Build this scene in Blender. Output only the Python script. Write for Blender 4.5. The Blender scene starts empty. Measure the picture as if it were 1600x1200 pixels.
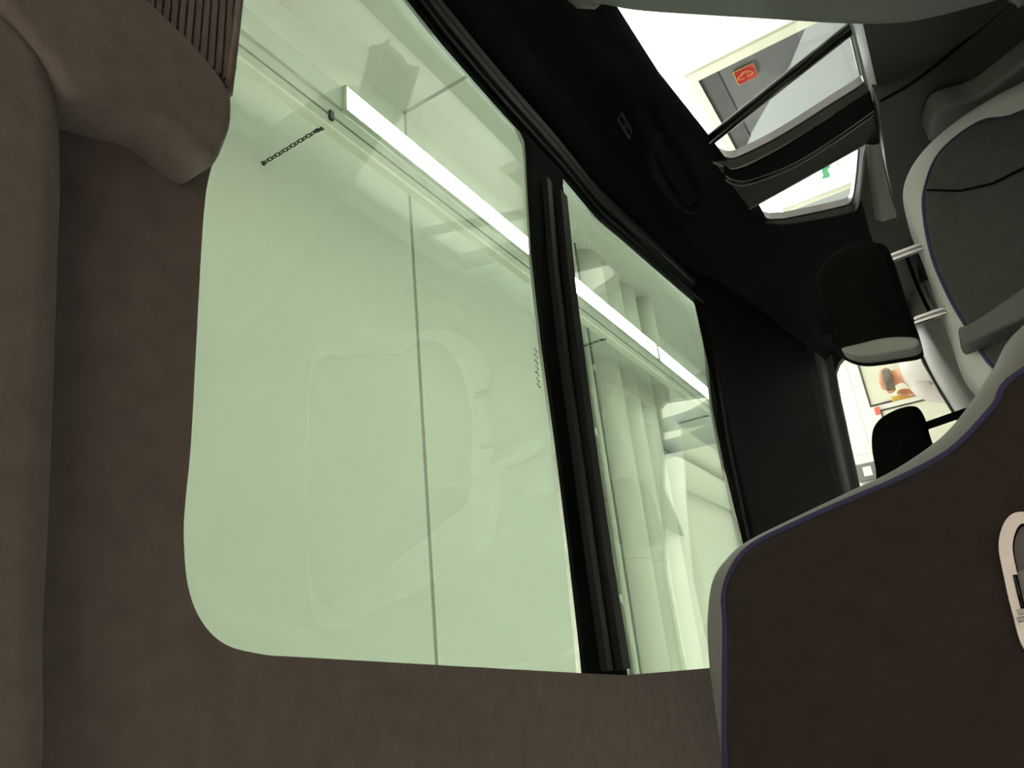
import bpy, bmesh, math, random
from mathutils import Vector, geometry
random.seed(4)
C = bpy.context.scene.collection
PI = math.pi

# ------------------------------------------------------------------ camera
CZ = 1.35                                   # camera height above the hall floor
F = 1155.0                                  # focal length in pixels of the 1600 px frame
AX = Vector((-0.09963976, 0.92086422, -0.37693633))   # world axes seen in camera space
AY = Vector((0.53166134, -0.27093943, -0.80245127))
AZ = Vector((-0.84107558, -0.28035853, -0.46259157))
cam_data = bpy.data.cameras.new('camera')
cam_data.sensor_width = 36
cam_data.lens = F / 1600 * 36
cam_data.clip_start = 0.01
cam = bpy.data.objects.new('camera', cam_data)
C.objects.link(cam)
from mathutils import Matrix
M = Matrix(((AX.x, AX.y, AX.z, 0), (AY.x, AY.y, AY.z, 0), (AZ.x, AZ.y, AZ.z, CZ), (0, 0, 0, 1)))
cam.matrix_world = M
bpy.context.scene.camera = cam

# ------------------------------------------------------------------ world, exposure
w = bpy.data.worlds.new('world'); bpy.context.scene.world = w
w.use_nodes = True
w.node_tree.nodes['Background'].inputs[0].default_value = (0.6, 0.65, 0.7, 1)
w.node_tree.nodes['Background'].inputs[1].default_value = 0.02
vs = bpy.context.scene.view_settings
vs.view_transform = 'Standard'; vs.look = 'None'; vs.gamma = 1; vs.use_curve_mapping = False
vs.exposure = 0.0
LAMP = 110.0                                 # strength of the lamp diffusers of the hall

# ------------------------------------------------------------------ materials
def new_mat(name):
    m = bpy.data.materials.new(name); m.use_nodes = True
    nt = m.node_tree; nt.nodes.clear()
    out = nt.nodes.new('ShaderNodeOutputMaterial')
    return m, nt, out
def mat(name, col, rough=0.6, metal=0.0, noise=0.0, scale=60, bump=0.0, bscale=300, spec=0.5, sheen=0.0, emit=None, sub=0):
    m, nt, out = new_mat(name)
    b = nt.nodes.new('ShaderNodeBsdfPrincipled')
    nt.links.new(b.outputs[0], out.inputs[0])
    b.inputs['Base Color'].default_value = (*col, 1)
    b.inputs['Roughness'].default_value = rough
    b.inputs['Metallic'].default_value = metal
    b.inputs['Specular IOR Level'].default_value = spec
    if sheen: b.inputs['Sheen Weight'].default_value = sheen
    if emit:
        b.inputs['Emission Color'].default_value = (*emit[0], 1)
        b.inputs['Emission Strength'].default_value = emit[1]
    tc = nt.nodes.new('ShaderNodeTexCoord')
    if noise:
        n = nt.nodes.new('ShaderNodeTexNoise'); n.inputs['Scale'].default_value = scale
        n.inputs['Detail'].default_value = 5
        nt.links.new(tc.outputs['Object'], n.inputs['Vector'])
        r = nt.nodes.new('ShaderNodeValToRGB')
        r.color_ramp.elements[0].position = 0.3; r.color_ramp.elements[1].position = 0.7
        r.color_ramp.elements[0].color = (*[c * (1 - noise) for c in col], 1)
        r.color_ramp.elements[1].color = (*[min(1, c * (1 + noise)) for c in col], 1)
        nt.links.new(n.outputs['Fac'], r.inputs[0]); nt.links.new(r.outputs[0], b.inputs['Base Color'])
    if bump:
        n2 = nt.nodes.new('ShaderNodeTexNoise'); n2.inputs['Scale'].default_value = bscale
        nt.links.new(tc.outputs['Object'], n2.inputs['Vector'])
        bp = nt.nodes.new('ShaderNodeBump'); bp.inputs['Strength'].default_value = bump
        bp.inputs['Distance'].default_value = 0.003
        nt.links.new(n2.outputs['Fac'], bp.inputs['Height']); nt.links.new(bp.outputs[0], b.inputs['Normal'])
    return m
def glass(name, tint, gain=1.0):
    """thin pane: tinted see-through plus a Fresnel share of mirror reflection on either face"""
    m, nt, out = new_mat(name)
    N = nt.nodes.new
    t = N('ShaderNodeBsdfTransparent'); t.inputs[0].default_value = (*tint, 1)
    g = N('ShaderNodeBsdfGlossy'); g.inputs['Roughness'].default_value = 0.0
    g.inputs[0].default_value = (gain, gain, gain, 1)
    geo = N('ShaderNodeNewGeometry')
    ior = N('ShaderNodeMapRange')            # front 1.5, back 1/1.5: the node turns both into 1.5
    ior.inputs['To Min'].default_value = 1.5; ior.inputs['To Max'].default_value = 1 / 1.5
    nt.links.new(geo.outputs['Backfacing'], ior.inputs['Value'])
    fr = N('ShaderNodeFresnel'); nt.links.new(ior.outputs[0], fr.inputs['IOR'])
    mx = N('ShaderNodeMixShader')
    nt.links.new(fr.outputs[0], mx.inputs[0]); nt.links.new(t.outputs[0], mx.inputs[1]); nt.links.new(g.outputs[0], mx.inputs[2])
    nt.links.new(mx.outputs[0], out.inputs[0])
    return m

m_wall = mat('white_plaster', (0.84, 0.84, 0.82), 0.8, noise=0.02, scale=1.5, bump=0.1, bscale=80)
m_ceil = mat('white_ceiling_paint', (0.86, 0.87, 0.84), 0.8, noise=0.02, scale=1.2)
m_joint = mat('joint_sealant', (0.42, 0.42, 0.39), 0.8)
m_floor = mat('pale_resin_floor', (0.62, 0.60, 0.54), 0.45, noise=0.1, scale=3)
m_tile = mat('glazed_white_tile', (0.83, 0.82, 0.78), 0.25)
m_pipe = mat('white_pipe_lagging', (0.80, 0.81, 0.75), 0.55, noise=0.04, scale=3)
m_thinpipe = mat('grey_thin_pipe', (0.22, 0.23, 0.20), 0.5)
m_duct = mat('painted_duct', (0.50, 0.50, 0.46), 0.6)
m_trunk = mat('lamp_housing', (0.62, 0.64, 0.60), 0.5, noise=0.06, scale=6)
m_trunkedge = mat('lamp_housing_flange', (0.85, 0.86, 0.78), 0.4)
m_slot = mat('cable_slot_shadow_gap', (0.16, 0.17, 0.15), 0.6)
m_dark = mat('dark_metal', (0.03, 0.03, 0.03), 0.5)
m_lit = mat('lit_diffuser', (0.9, 0.9, 0.9), 0.5, emit=((0.95, 1.0, 0.97), LAMP))
m_doorframe = mat('cream_door_frame', (0.36, 0.355, 0.27), 0.5)
m_leafdark = mat('door_leaf_dark_grey', (0.036, 0.036, 0.032), 0.6, spec=0.15, noise=0.15, scale=8)
m_leaf = mat('door_leaf_grey', (0.062, 0.062, 0.058), 0.6, spec=0.15, noise=0.1, scale=5)
m_lightgrey = mat('light_grey_panel', (0.175, 0.19, 0.18), 0.5)
m_bluestrip = mat('pale_blue_strip', (0.42, 0.48, 0.48), 0.4)
m_red = mat('red_sign', (0.17, 0.007, 0.005), 0.7, spec=0.08)
m_signline = mat('sign_lines', (0.26, 0.15, 0.05), 0.7, spec=0.08)
m_green = mat('green_sign', (0.008, 0.20, 0.07), 0.5)
m_white = mat('white_sign', (0.85, 0.85, 0.85), 0.5)
m_board = mat('pale_board', (0.62, 0.63, 0.52), 0.5)
m_boardedge = mat('dark_board_edge', (0.04, 0.04, 0.035), 0.5)
m_skin = mat('skin', (0.70, 0.36, 0.22), 0.55)
m_hair = mat('grey_hair', (0.22, 0.19, 0.17), 0.8, noise=0.3, scale=80)
m_shirt = mat('white_shirt', (0.72, 0.70, 0.70), 0.8, noise=0.08, scale=9)
m_trouser = mat('blue_grey_trousers', (0.16, 0.19, 0.25), 0.8)
m_yellow = mat('yellow_plastic', (0.75, 0.50, 0.10), 0.5)
m_roofglass = glass('green_tinted_glass', (0.69, 0.768, 0.678), 0.80)
m_wind = glass('windshield_glass', (0.72, 0.71, 0.67), 0.5)
m_clear = glass('clear_side_glass', (0.97, 0.98, 0.97), 0.3)
m_head = mat('headliner_cloth_warm_lit', (0.245, 0.205, 0.182), 0.95, noise=0.10, scale=40, bump=0.25, bscale=500)  # paler and browner than the rail cloth, imitating warm light from behind
m_headdk = mat('roof_trim_cloth_shaded', (0.0065, 0.008, 0.0075), 0.9, spec=0.15, noise=0.15, scale=40, bump=0.2, bscale=500)  # headliner cloth darkened, standing for the little light on the rail
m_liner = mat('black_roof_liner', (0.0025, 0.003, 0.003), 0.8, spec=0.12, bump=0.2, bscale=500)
m_header = mat('roof_liner_windshield_lit', (0.14, 0.14, 0.13), 0.5)  # liner colour raised here to imitate the highlight from the windshield
m_sill_lit = mat('sill_window_lit', (0.40, 0.40, 0.41), 0.5)  # sill strip beside the glass whitened, standing for window light on it
m_rub = mat('black_rubber', (0.003, 0.003, 0.003), 0.6, spec=0.06)
m_lip = mat('dark_grey_roof_frame', (0.026, 0.031, 0.028), 0.5, spec=0.3)
m_trim = mat('dark_grey_pillar_trim', (0.040, 0.037, 0.035), 0.7, noise=0.08, scale=50)
m_sill = mat('grey_window_sill_trim', (0.16, 0.16, 0.16), 0.6)
m_panel = mat('door_panel_plastic', (0.030, 0.032, 0.030), 0.6)
m_body = mat('body_paint', (0.35, 0.36, 0.38), 0.3, metal=0.4)
m_seal = mat('grey_window_seal', (0.30, 0.28, 0.26), 0.6)
m_gloss = mat('gloss_black', (0.006, 0.006, 0.006), 0.1)
m_seatdark = mat('dark_seat_cloth_warm_tint', (0.050, 0.040, 0.036), 0.95, spec=0.2, noise=0.12, scale=60, bump=0.3, bscale=700)  # brown cast of the warm light from behind mixed into the cloth
m_seatpanel = mat('anthracite_seat_cloth', (0.075, 0.080, 0.078), 0.95, noise=0.10, scale=60, bump=0.3, bscale=700)
m_seatgrey = mat('light_grey_seat_side', (0.30, 0.30, 0.29), 0.7, noise=0.04, scale=50)
m_rimlight = mat('seat_rim_window_lit', (0.70, 0.71, 0.74), 0.7)  # seat grey paled to look lit through the side window
m_piping = mat('violet_piping', (0.038, 0.032, 0.12), 0.6)
m_black = mat('black_headrest_cloth', (0.003, 0.003, 0.003), 0.85, spec=0.12, bump=0.2, bscale=600)
m_chrome = mat('chrome', (0.75, 0.75, 0.76), 0.12, metal=1)
m_satin = mat('satin_silver', (0.36, 0.34, 0.325), 0.3, metal=1)
m_dash = mat('dashboard_grey', (0.42, 0.42, 0.43), 0.5)
m_tyre = mat('tyre_rubber', (0.02, 0.02, 0.02), 0.8)

# ------------------------------------------------------------------ helpers
ORG = {}
def ray(px, py):
    r = Vector((px - 800, 600 - py, -F))
    return Vector((r.dot(AX), r.dot(AY), r.dot(AZ)))
def on(ax, v, px, py):
    d = ray(px, py); i = 'XYZ'.index(ax)
    return d * (v / d[i])
def onp(n, k, px, py):                       # plane n.p = k
    d = ray(px, py); return d * (k / Vector(n).dot(d))
def org(p): return ORG.get(p.name, Vector((0, 0, 0)))
def mk(name, vs_, fs, m, parent=None, smooth=False, origin=None):
    """vertices are given relative to the camera point's foot frame: z measured from the camera height"""
    me = bpy.data.meshes.new(name)
    P = [Vector((v[0], v[1], v[2] + CZ)) for v in vs_]
    o = bpy.data.objects.new(name, me); C.objects.link(o)
    if parent is not None:
        o.parent = parent; base = org(parent); loc = Vector((0, 0, 0))
        if origin is not None:
            loc = Vector(origin) - base; o.location = loc; base = Vector(origin)
    else:
        lo = [min(p[i] for p in P) for i in range(3)]; hi = [max(p[i] for p in P) for i in range(3)]
        base = Vector(((lo[0] + hi[0]) / 2, (lo[1] + hi[1]) / 2, lo[2]))
        o.location = base
    ORG[o.name] = base
    me.from_pydata([p - base for p in P], [], fs)
    bm = bmesh.new(); bm.from_mesh(me); bmesh.ops.recalc_face_normals(bm, faces=bm.faces); bm.to_mesh(me); bm.free()
    if smooth:
        for f in me.polygons: f.use_smooth = True
    me.materials.append(m)
    return o
def tag(o, label=None, cat=None, group=None, kind=None):
    if label: o['label'] = label
    if cat: o['category'] = cat
    if group: o['group'] = group
    if kind: o['kind'] = kind
    return o
def empty(name, loc, label, cat, group=None):
    o = bpy.data.objects.new(name, None); C.objects.link(o)
    o.empty_display_size = 0.1
    o.location = (loc[0], loc[1], loc[2] + CZ); ORG[o.name] = Vector(o.location)
    return tag(o, label, cat, group)
def box_vf(x0, x1, y0, y1, z0, z1):
    v = [(x, y, z) for x in (x0, x1) for y in (y0, y1) for z in (z0, z1)]
    f = [(0, 1, 3, 2), (4, 6, 7, 5), (0, 4, 5, 1), (2, 3, 7, 6), (0, 2, 6, 4), (1, 5, 7, 3)]
    return v, f
def box(name, x0, x1, y0, y1, z0, z1, m, parent=None, bev=0.0, origin=None):
    v, f = box_vf(x0, x1, y0, y1, z0, z1)
    o = mk(name, v, f, m, parent, origin=origin)
    if bev:
        b = o.modifiers.new('bevel', 'BEVEL'); b.width = bev; b.segments = 2
    return o
def smooth_loop(pts, n=6, closed=True):
    out = []; N = len(pts)
    rng = range(N) if closed else range(N - 1)
    for i in rng:
        if closed: p0, p1, p2, p3 = pts[i - 1], pts[i], pts[(i + 1) % N], pts[(i + 2) % N]
        else: p0, p1, p2, p3 = pts[max(i - 1, 0)], pts[i], pts[i + 1], pts[min(i + 2, N - 1)]
        for k in range(n):
            t = k / n
            out.append(tuple(0.5 * ((2 * b) + (-a + c) * t + (2 * a - 5 * b + 4 * c - d) * t * t + (-a + 3 * b - 3 * c + d) * t ** 3)
                             for a, b, c, d in zip(p0, p1, p2, p3)))
    if not closed: out.append(tuple(pts[-1]))
    return out
def plate(name, loops, fn, t0, t1, m, parent=None, smooth=False):
    """flat sheet with holes and thickness; fn(u, v, t) gives the point"""
    tris = geometry.tessellate_polygon([[Vector((u, v, 0)) for u, v in L] for L in loops])
    flat = [p for L in loops for p in L]; n = len(flat)
    V = [fn(u, v, t0) for u, v in flat] + [fn(u, v, t1) for u, v in flat]
    Fc = [tuple(t) for t in tris] + [tuple(i + n for i in reversed(t)) for t in tris]
    k = 0
    for L in loops:
        for i in range(len(L)):
            a, b = k + i, k + (i + 1) % len(L)
            Fc.append((a, b, b + n, a + n))
        k += len(L)
    return mk(name, V, Fc, m, parent, smooth)
def inset(pts, d):
    """move a closed outline inwards by d (either winding)"""
    A = sum(pts[i - 1][0] * pts[i][1] - pts[i][0] * pts[i - 1][1] for i in range(len(pts)))
    s = 1 if A > 0 else -1; out = []
    for i in range(len(pts)):
        a, b, c = Vector(pts[i - 1]), Vector(pts[i]), Vector(pts[(i + 1) % len(pts)])
        e1 = (b - a); e2 = (c - b)
        n = Vector((-e1.y, e1.x)).normalized() + Vector((-e2.y, e2.x)).normalized()
        if n.length < 1e-6: n = Vector((0, 0))
        else: n.normalize()
        out.append(tuple(b + n * d * s))
    return out
def pillow(name, pts, fn, thick, r, m, parent=None, dome=0.0, steps=5, rb=None):
    """rounded slab: outline pts, front at t=0, back at t=thick, edge radius r, front domed by dome"""
    rb = r if rb is None else rb
    prof = []
    for i in range(steps + 1):
        a = i / steps * PI / 2; prof.append((r * (1 - math.sin(a)), r * (1 - math.cos(a))))
    prof.reverse()     # inset r at t=0 ... inset 0 at t=r (after reverse start = inset 0? fixed below)
    rings = [(r * (1 - math.sin(a)), r * (1 - math.cos(a))) for a in [k / steps * PI / 2 for k in range(steps + 1)]]
    # rings: (inset r, t 0) -> (inset 0, t r)
    back = [(rb * (1 - math.cos(a)), thick - rb * (1 - math.sin(a))) for a in [k / steps * PI / 2 for k in range(steps + 1)]]
    V = []; Fc = []; n = len(pts)
    cx = sum(p[0] for p in pts) / n; cy = sum(p[1] for p in pts) / n
    base = inset(pts, r); K = 5
    for k in (range(K, 0, -1) if dome else ()):          # inner rings for the dome
        s = 1 - k / (K + 0.5)
        V += [fn(cx + (p[0] - cx) * s, cy + (p[1] - cy) * s, -dome * math.cos(s * PI / 2)) for p in base]
    for ins, t in rings + back:
        q = inset(pts, ins) if ins > 1e-6 else pts
        V += [fn(p[0], p[1], t) for p in q]
    nr = len(V) // n
    for k in range(nr - 1):
        for i in range(n):
            j = (i + 1) % n
            Fc.append((k * n + i, k * n + j, (k + 1) * n + j, (k + 1) * n + i))
    if dome: Fc.append(tuple(range(n)))
    else: Fc += [tuple(q) for q in geometry.tessellate_polygon([[Vector((p[0], p[1], 0)) for p in base]])]
    q0 = inset(pts, rb)
    Fc += [tuple(i + (nr - 1) * n for i in q) for q in geometry.tessellate_polygon([[Vector((p[0], p[1], 0)) for p in q0]])]
    o = mk(name, V, Fc, m, parent, True)
    if not dome:
        for f in o.data.polygons[(nr - 1) * n:]: f.use_smooth = False
    return o
def tube_vf(path, r, seg=10, closed=False):
    P = [Vector(p) for p in path]; n = len(P); V = []; Fc = []
    rr = r if hasattr(r, '__len__') else [r] * n
    prev = None
    for i, p in enumerate(P):
        t = (P[(i + 1) % n] - P[i - 1]) if closed else (P[min(i + 1, n - 1)] - P[max(i - 1, 0)])
        t.normalize()
        if prev is None:
            a = t.cross(Vector((0.3, 0.2, 1))).normalized()
        else:
            a = (prev - t * prev.dot(t)).normalized()
        prev = a; b = t.cross(a)
        V += [tuple(p + (a * math.cos(2 * PI * k / seg) + b * math.sin(2 * PI * k / seg)) * rr[i]) for k in range(seg)]
    for i in range(n if closed else n - 1):
        for k in range(seg):
            j = (i + 1) % n; l = (k + 1) % seg
            Fc.append((i * seg + k, i * seg + l, j * seg + l, j * seg + k))
    if not closed:
        Fc.append(tuple(range(seg))); Fc.append(tuple(range((n - 1) * seg, n * seg)))
    return V, Fc
def tube(name, path, r, m, parent=None, seg=10, closed=False):
    V, Fc = tube_vf(path, r, seg, closed); return mk(name, V, Fc, m, parent, True)
def loft(name, rows, m, parent=None, smooth=True, thick=0.0):
    n = len(rows[0]); V = [p for r in rows for p in r]; Fc = []
    for i in range(len(rows) - 1):
        for k in range(n - 1):
            Fc.append((i * n + k, i * n + k + 1, (i + 1) * n + k + 1, (i + 1) * n + k))
    o = mk(name, V, Fc, m, parent, smooth)
    if thick:
        s = o.modifiers.new('solid', 'SOLIDIFY'); s.thickness = thick; s.offset = 0
    return o
def interp(tab, x):
    if x <= tab[0][0]: return tab[0][1]
    for (a, b), (c, d) in zip(tab, tab[1:]):
        if x <= c:
            t = (x - a) / (c - a); return b + (d - b) * t
    return tab[-1][1]
def grp(*parts):
    V = []; Fc = []
    for v, f in parts:
        k = len(V); V += list(v); Fc += [tuple(i + k for i in q) for q in f]
    return V, Fc

# ------------------------------------------------------------------ hall (setting)
HX0, HX1, HY0, HY1, HZ = -4.2, 3.94, -6.0, 10.4, 2.6
J = 3.38                                    # the expansion joint across ceiling and wall
def S(o, label=None): o['kind'] = 'structure'; return o
S(box('floor', HX0, HX1, HY0, HY1, -CZ - 0.1, -CZ, m_floor))
ce = S(box('ceiling', HX0, HX1, HY0, HY1, HZ + 0.03, HZ + 0.13, m_joint))
box('ceiling_slab', HX0, HX1, HY0, J - 0.015, HZ, HZ + 0.03, m_ceil, ce)
box('ceiling_slab', HX0, HX1, J + 0.015, HY1, HZ, HZ + 0.03, m_ceil, ce)
box('joint_filler', HX0, HX1, J - 0.0149, J + 0.0149, HZ + 0.004, HZ + 0.03, m_joint, ce)
wr = S(box('wall_right', HX1 + 0.03, HX1 + 0.13, HY0, HY1, -CZ, HZ, m_joint))
D0, D1, DZ = 4.36, 5.50, 0.78               # door opening
box('joint_filler', HX1 + 0.004, HX1 + 0.03, J - 0.0149, J + 0.0149, -CZ, HZ, m_joint, wr)
def wall_piece(y0, y1, z0, z1): return box('wall_slab', HX1, HX1 + 0.03, y0, y1, z0, z1, m_wall, wr)
wall_piece(HY0, J - 0.015, -CZ, HZ); wall_piece(J + 0.015, D0, -CZ, HZ)
wall_piece(D1, HY1, -CZ, HZ); wall_piece(D0, D1, DZ, HZ)
S(box('wall_left', HX0 - 0.1, HX0, HY0, HY1, -CZ, HZ, m_wall))
S(box('wall_back', HX0, HX1, HY0 - 0.1, HY0, -CZ, HZ, m_wall))
wf = S(box('wall_front', HX0, HX1, HY1, HY1 + 0.1, -CZ, HZ, m_wall))
# tiles on the front wall
tm = None
TS = 0.31
for i in range(26):
    for j in range(5):
        x = HX0 + 0.02 + i * TS; z = -0.48 + j * TS
        if x + TS > HX1: continue
        if tm is None:
            tm = box('tile', x, x + TS - 0.008, HY1 - 0.010, HY1, z, z + TS - 0.008, m_tile, wf, bev=0.002, origin=(x, HY1, z + CZ))
        else:
            o = tm.copy(); C.objects.link(o); o.parent = wf
            o.location = Vector((x, HY1, z + CZ)) - org(wf)

# door in the right wall
dr = S(box('door_1', HX1 + 0.0, HX1 + 0.028, D0, D1, -CZ, DZ, m_leaf))
fw = 0.07
box('door_frame', HX1 - 0.025, HX1 + 0.001, D0 - 0.02, D0 + fw, -CZ, DZ + 0.02, m_doorframe, dr)
box('door_frame', HX1 - 0.025, HX1 + 0.001, D1 - fw, D1 + 0.02, -CZ, DZ + 0.02, m_doorframe, dr)
box('door_frame', HX1 - 0.025, HX1 + 0.001, D0 + fw, D1 - fw, DZ - fw + 0.02, DZ + 0.02, m_doorframe, dr)
p = on('X', HX1, 1112, 100)
box('door_strip', HX1 - 0.008, HX1 + 0.002, D0 + fw, D1 - fw, 0.60, DZ - fw + 0.02, m_leafdark, dr)
box('door_seam', HX1 - 0.010, HX1 + 0.002, D0 + fw, D1 - fw, 0.592, 0.60, m_dark, dr)
lp = [on('X', HX1, *q) for q in [(1262, 34), (1340, 30), (1352, 130), (1160, 240), (1175, 205), (1235, 100)]]
plate('pane_reflection', [[(q.y, q.z) for q in lp]], lambda u, v, t: (HX1 - t, u, v), -0.002, 0.012, m_lightgrey, dr)  # lighter plate painted on the door for the reflection in the overlapping pane
tag(dr['x'] if False else dr, None)
# red sign with car outline
c0 = on('X', HX1, 1164, 113)
def sgn(u, v, t): return (HX1 - t, c0.y + u, c0.z + v)
sg = empty('red_car_sign', (HX1, c0.y, c0.z - 0.08), 'small square red sign with a yellow car outline on the grey door', 'sign')
def sg2(x, h, t): return sgn(-h * 1.12, -x * 1.12, t)
def rrect(w, h, r, n=4):
    out = []
    for cx, cy, a in ((w - r, h - r, 0), (-w + r, h - r, 90), (-w + r, -h + r, 180), (w - r, -h + r, 270)):
        for k in range(n + 1):
            t = math.radians(a + 90 * k / n); out.append((cx + r * math.cos(t), cy + r * math.sin(t)))
    return out
plate('sign_border', [rrect(0.074, 0.074, 0.012)], sgn, 0.012, 0.020, m_signline, sg)
plate('sign_face', [rrect(0.068, 0.068, 0.010)], sgn, 0.014, 0.023, m_red, sg)
car = smooth_loop([(-0.052, -0.012), (-0.048, 0.004), (-0.030, 0.012), (-0.014, 0.030), (0.012, 0.034), (0.030, 0.018), (0.042, 0.006), (0.046, -0.010)], 4, False)
V1 = tube_vf([sg2(u, v, 0.024) for u, v in car], 0.0036, 6)
V2 = tube_vf([sg2(u, v, 0.024) for u, v in [(-0.052, -0.012), (-0.04, -0.022), (-0.012, -0.022)]], 0.0036, 6)
V3 = tube_vf([sg2(u, v, 0.024) for u, v in smooth_loop([(-0.026, 0.008), (-0.006, 0.020), (0.018, 0.008)], 4, False)], 0.0028, 6)
V4 = tube_vf([sg2(u, v, 0.024) for u, v in [(0.004, -0.020), (0.034, -0.020), (0.046, -0.010)]], 0.0036, 6)
v, f = grp(V1, V2, V3, V4); mk('car_outline', v, f, m_signline, sg)
# green emergency sign
c1 = on('X', HX1, 1291, 267)
def gsn(u, v, t): return (HX1 - t, c1.y + u, c1.z + v)
gs = empty('emergency_sign', (HX1, c1.y, c1.z - 0.1), 'white emergency sign with green symbol on the white wall', 'sign')
plate('sign_plate', [rrect(0.13, 0.10, 0.01)], gsn, 0.0, 0.012, m_white, gs)
plate('green_symbol', [[(-0.085, 0.02), (-0.03, 0.035), (0.02, 0.03), (0.075, 0.055), (0.095, 0.0), (0.06, -0.02), (0.01, -0.01), (-0.03, -0.012), (-0.065, -0.045), (-0.10, -0.02)]], gsn, 0.010, 0.016, m_green, gs)
# grey noticeboard panel farther along the right wall
q0 = on('X', HX1, 1225, 322); 
bd = empty('grey_wall_panel', (HX1, 7.6, -CZ), 'tall pale grey panel on the white wall past the emergency sign', 'panel')
box('panel_face', HX1 - 0.015, HX1, 6.62, 8.6, -CZ, 0.58, m_lightgrey, bd)
box('panel_edge', HX1 - 0.03, HX1 - 0.0, 6.58, 6.62, -CZ, 0.62, m_doorframe, bd)
box('panel_edge', HX1 - 0.03, HX1 - 0.0, 6.62, 8.6, 0.58, 0.62, m_doorframe, bd)

# hanging lamps
LX0, LX1, LZ = 2.865, 3.015, 2.13
def lamp_line(dx, label_a, label_b, label_c, chain_ys):
    hs = empty('lamp_trunking', (dx + 2.85, 2.0, LZ), label_a, 'lamp trunking')
    box('housing', dx + 2.70, dx + 3.03, -5.5, 10.3, LZ + 0.012, LZ + 0.052, m_trunk, hs, bev=0.004)
    box('flange', dx + 2.685, dx + 2.705, -5.5, 10.3, LZ + 0.0, LZ + 0.052, m_trunkedge, hs)
    box('cable_slot', dx + 2.775, dx + 2.785, -5.5, 10.3, LZ + 0.009, LZ + 0.02, m_slot, hs)
    for a, b in ((-5.4, 2.24),):
        box('cover_plate', dx + LX0, dx + LX1, a, b, LZ - 0.004, LZ + 0.02, m_trunk, hs, bev=0.003)
    box('clip', dx + 2.745, dx + 2.80, chain_ys[0] + 0.02, chain_ys[0] + 0.045, LZ - 0.004, LZ + 0.02, m_dark, hs)
    ls = []
    for (a, b), lb in zip(((2.24, 6.62), (6.66, 10.3)), (label_b, label_c)):
        e = empty('strip_lamp', (dx + 2.94, (a + b) / 2, LZ - 0.02), lb, 'lamp')
        box('diffuser', dx + LX0, dx + LX1, a + 0.012, b - 0.012, LZ - 0.022, LZ + 0.011, m_lit, e)
        for sx in (LX0 - 0.006, LX1 + 0.001):
            box('side_skirt', dx + sx, dx + sx + 0.005, a, b, LZ - 0.0235, LZ + 0.011, m_trunk, e)
        box('end_cap', dx + LX0 - 0.003, dx + LX1 + 0.003, a, a + 0.012, LZ - 0.026, LZ + 0.011, m_trunkedge, e)
        box('end_cap', dx + LX0 - 0.003, dx + LX1 + 0.003, b - 0.012, b, LZ - 0.026, LZ + 0.011, m_trunkedge, e)
    return hs
lamp_line(0, 'long grey lamp trunking hung on chains along the right wall', 'lit white strip lamp nearest the joint, above the rear roof pane', 'second lit white strip lamp, beyond the gap, above the front roof pane', (2.13,))
# chains
def chain(y, label):
    x = 2.69; e = empty('chain', (x, y, LZ + 0.07), label, 'chain', )
    n = 14; z0, z1 = LZ + 0.06, HZ - 0.012; h = (z1 - z0) / n
    lm = None
    for k in range(n):
        zc = z0 + (k + 0.5) * h; a = 0 if k % 2 else PI / 2
        pts = []
        for i in range(10):
            t = 2 * PI * i / 10; u = 0.010 * math.cos(t); v = 0.62 * h * math.sin(t)
            pts.append((x + u * math.cos(a), y + u * math.sin(a), zc + v))
        if k < 2:
            o = tube('link', pts, 0.0032, m_dark, e, 5, True)
            if k == 0: l0 = o; zc0 = zc
            else: l1 = o; zc1 = zc
        else:
            s, z_ = (l0, zc0) if k % 2 == 0 else (l1, zc1)
            o = s.copy(); C.objects.link(o); o.parent = e; o.location = (0, 0, zc - z_)
    tube('ceiling_hook', [(x, y, z1 - 0.004), (x, y, HZ)], [0.008, 0.014], m_dark, e, 8)
    tube('lamp_hook', [(x - 0.0, y, LZ + 0.03), (x, y, LZ + 0.075)], [0.014, 0.010], m_dark, e, 8)
    return e
chain(2.13, 'thin dark chain from ceiling to lamp trunking near the unlit end')
chain(8.25, 'thin dark chain beside the pipe elbow, farthest along the lamp')
chain(5.45, 'thin dark chain in line with the thin wall pipes')
# second lamp line over the other side of the van, and unseen warm lamps added behind it to brighten the cabin
lamp_line(-5.7, 'long grey lamp trunking on the left side of the hall', 'lit strip lamp on the left side of the hall', 'farther lit strip lamp on the left side of the hall', (2.13,))
m_warm = mat('added_warm_diffuser', (0.9, 0.9, 0.9), 0.5, emit=((1.0, 0.87, 0.74), LAMP * 1.15))
def added_lamp(x0, x1, y0, y1, label):
    e = empty('strip_lamp', ((x0 + x1) / 2, (y0 + y1) / 2, HZ - 0.08), label, 'lamp')
    box('lamp_body', x0 - 0.02, x1 + 0.02, y0 - 0.02, y1 + 0.02, HZ - 0.05, HZ, m_trunk, e)
    box('diffuser', x0, x1, y0, y1, HZ - 0.07, HZ - 0.05, m_warm, e)
    for a, b in ((x0 - 0.012, x0 - 0.002), (x1 + 0.002, x1 + 0.012)): box('side_skirt', a, b, y0, y1, HZ - 0.075, HZ - 0.05, m_trunk, e)
added_lamp(-0.6, 1.4, -2.6, -2.45, 'unseen warm strip lamp added just behind the van to brighten its headliner')
added_lamp(-0.6, 1.4, -4.4, -4.25, 'unseen warm strip lamp added near the back wall to brighten the cabin')

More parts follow.
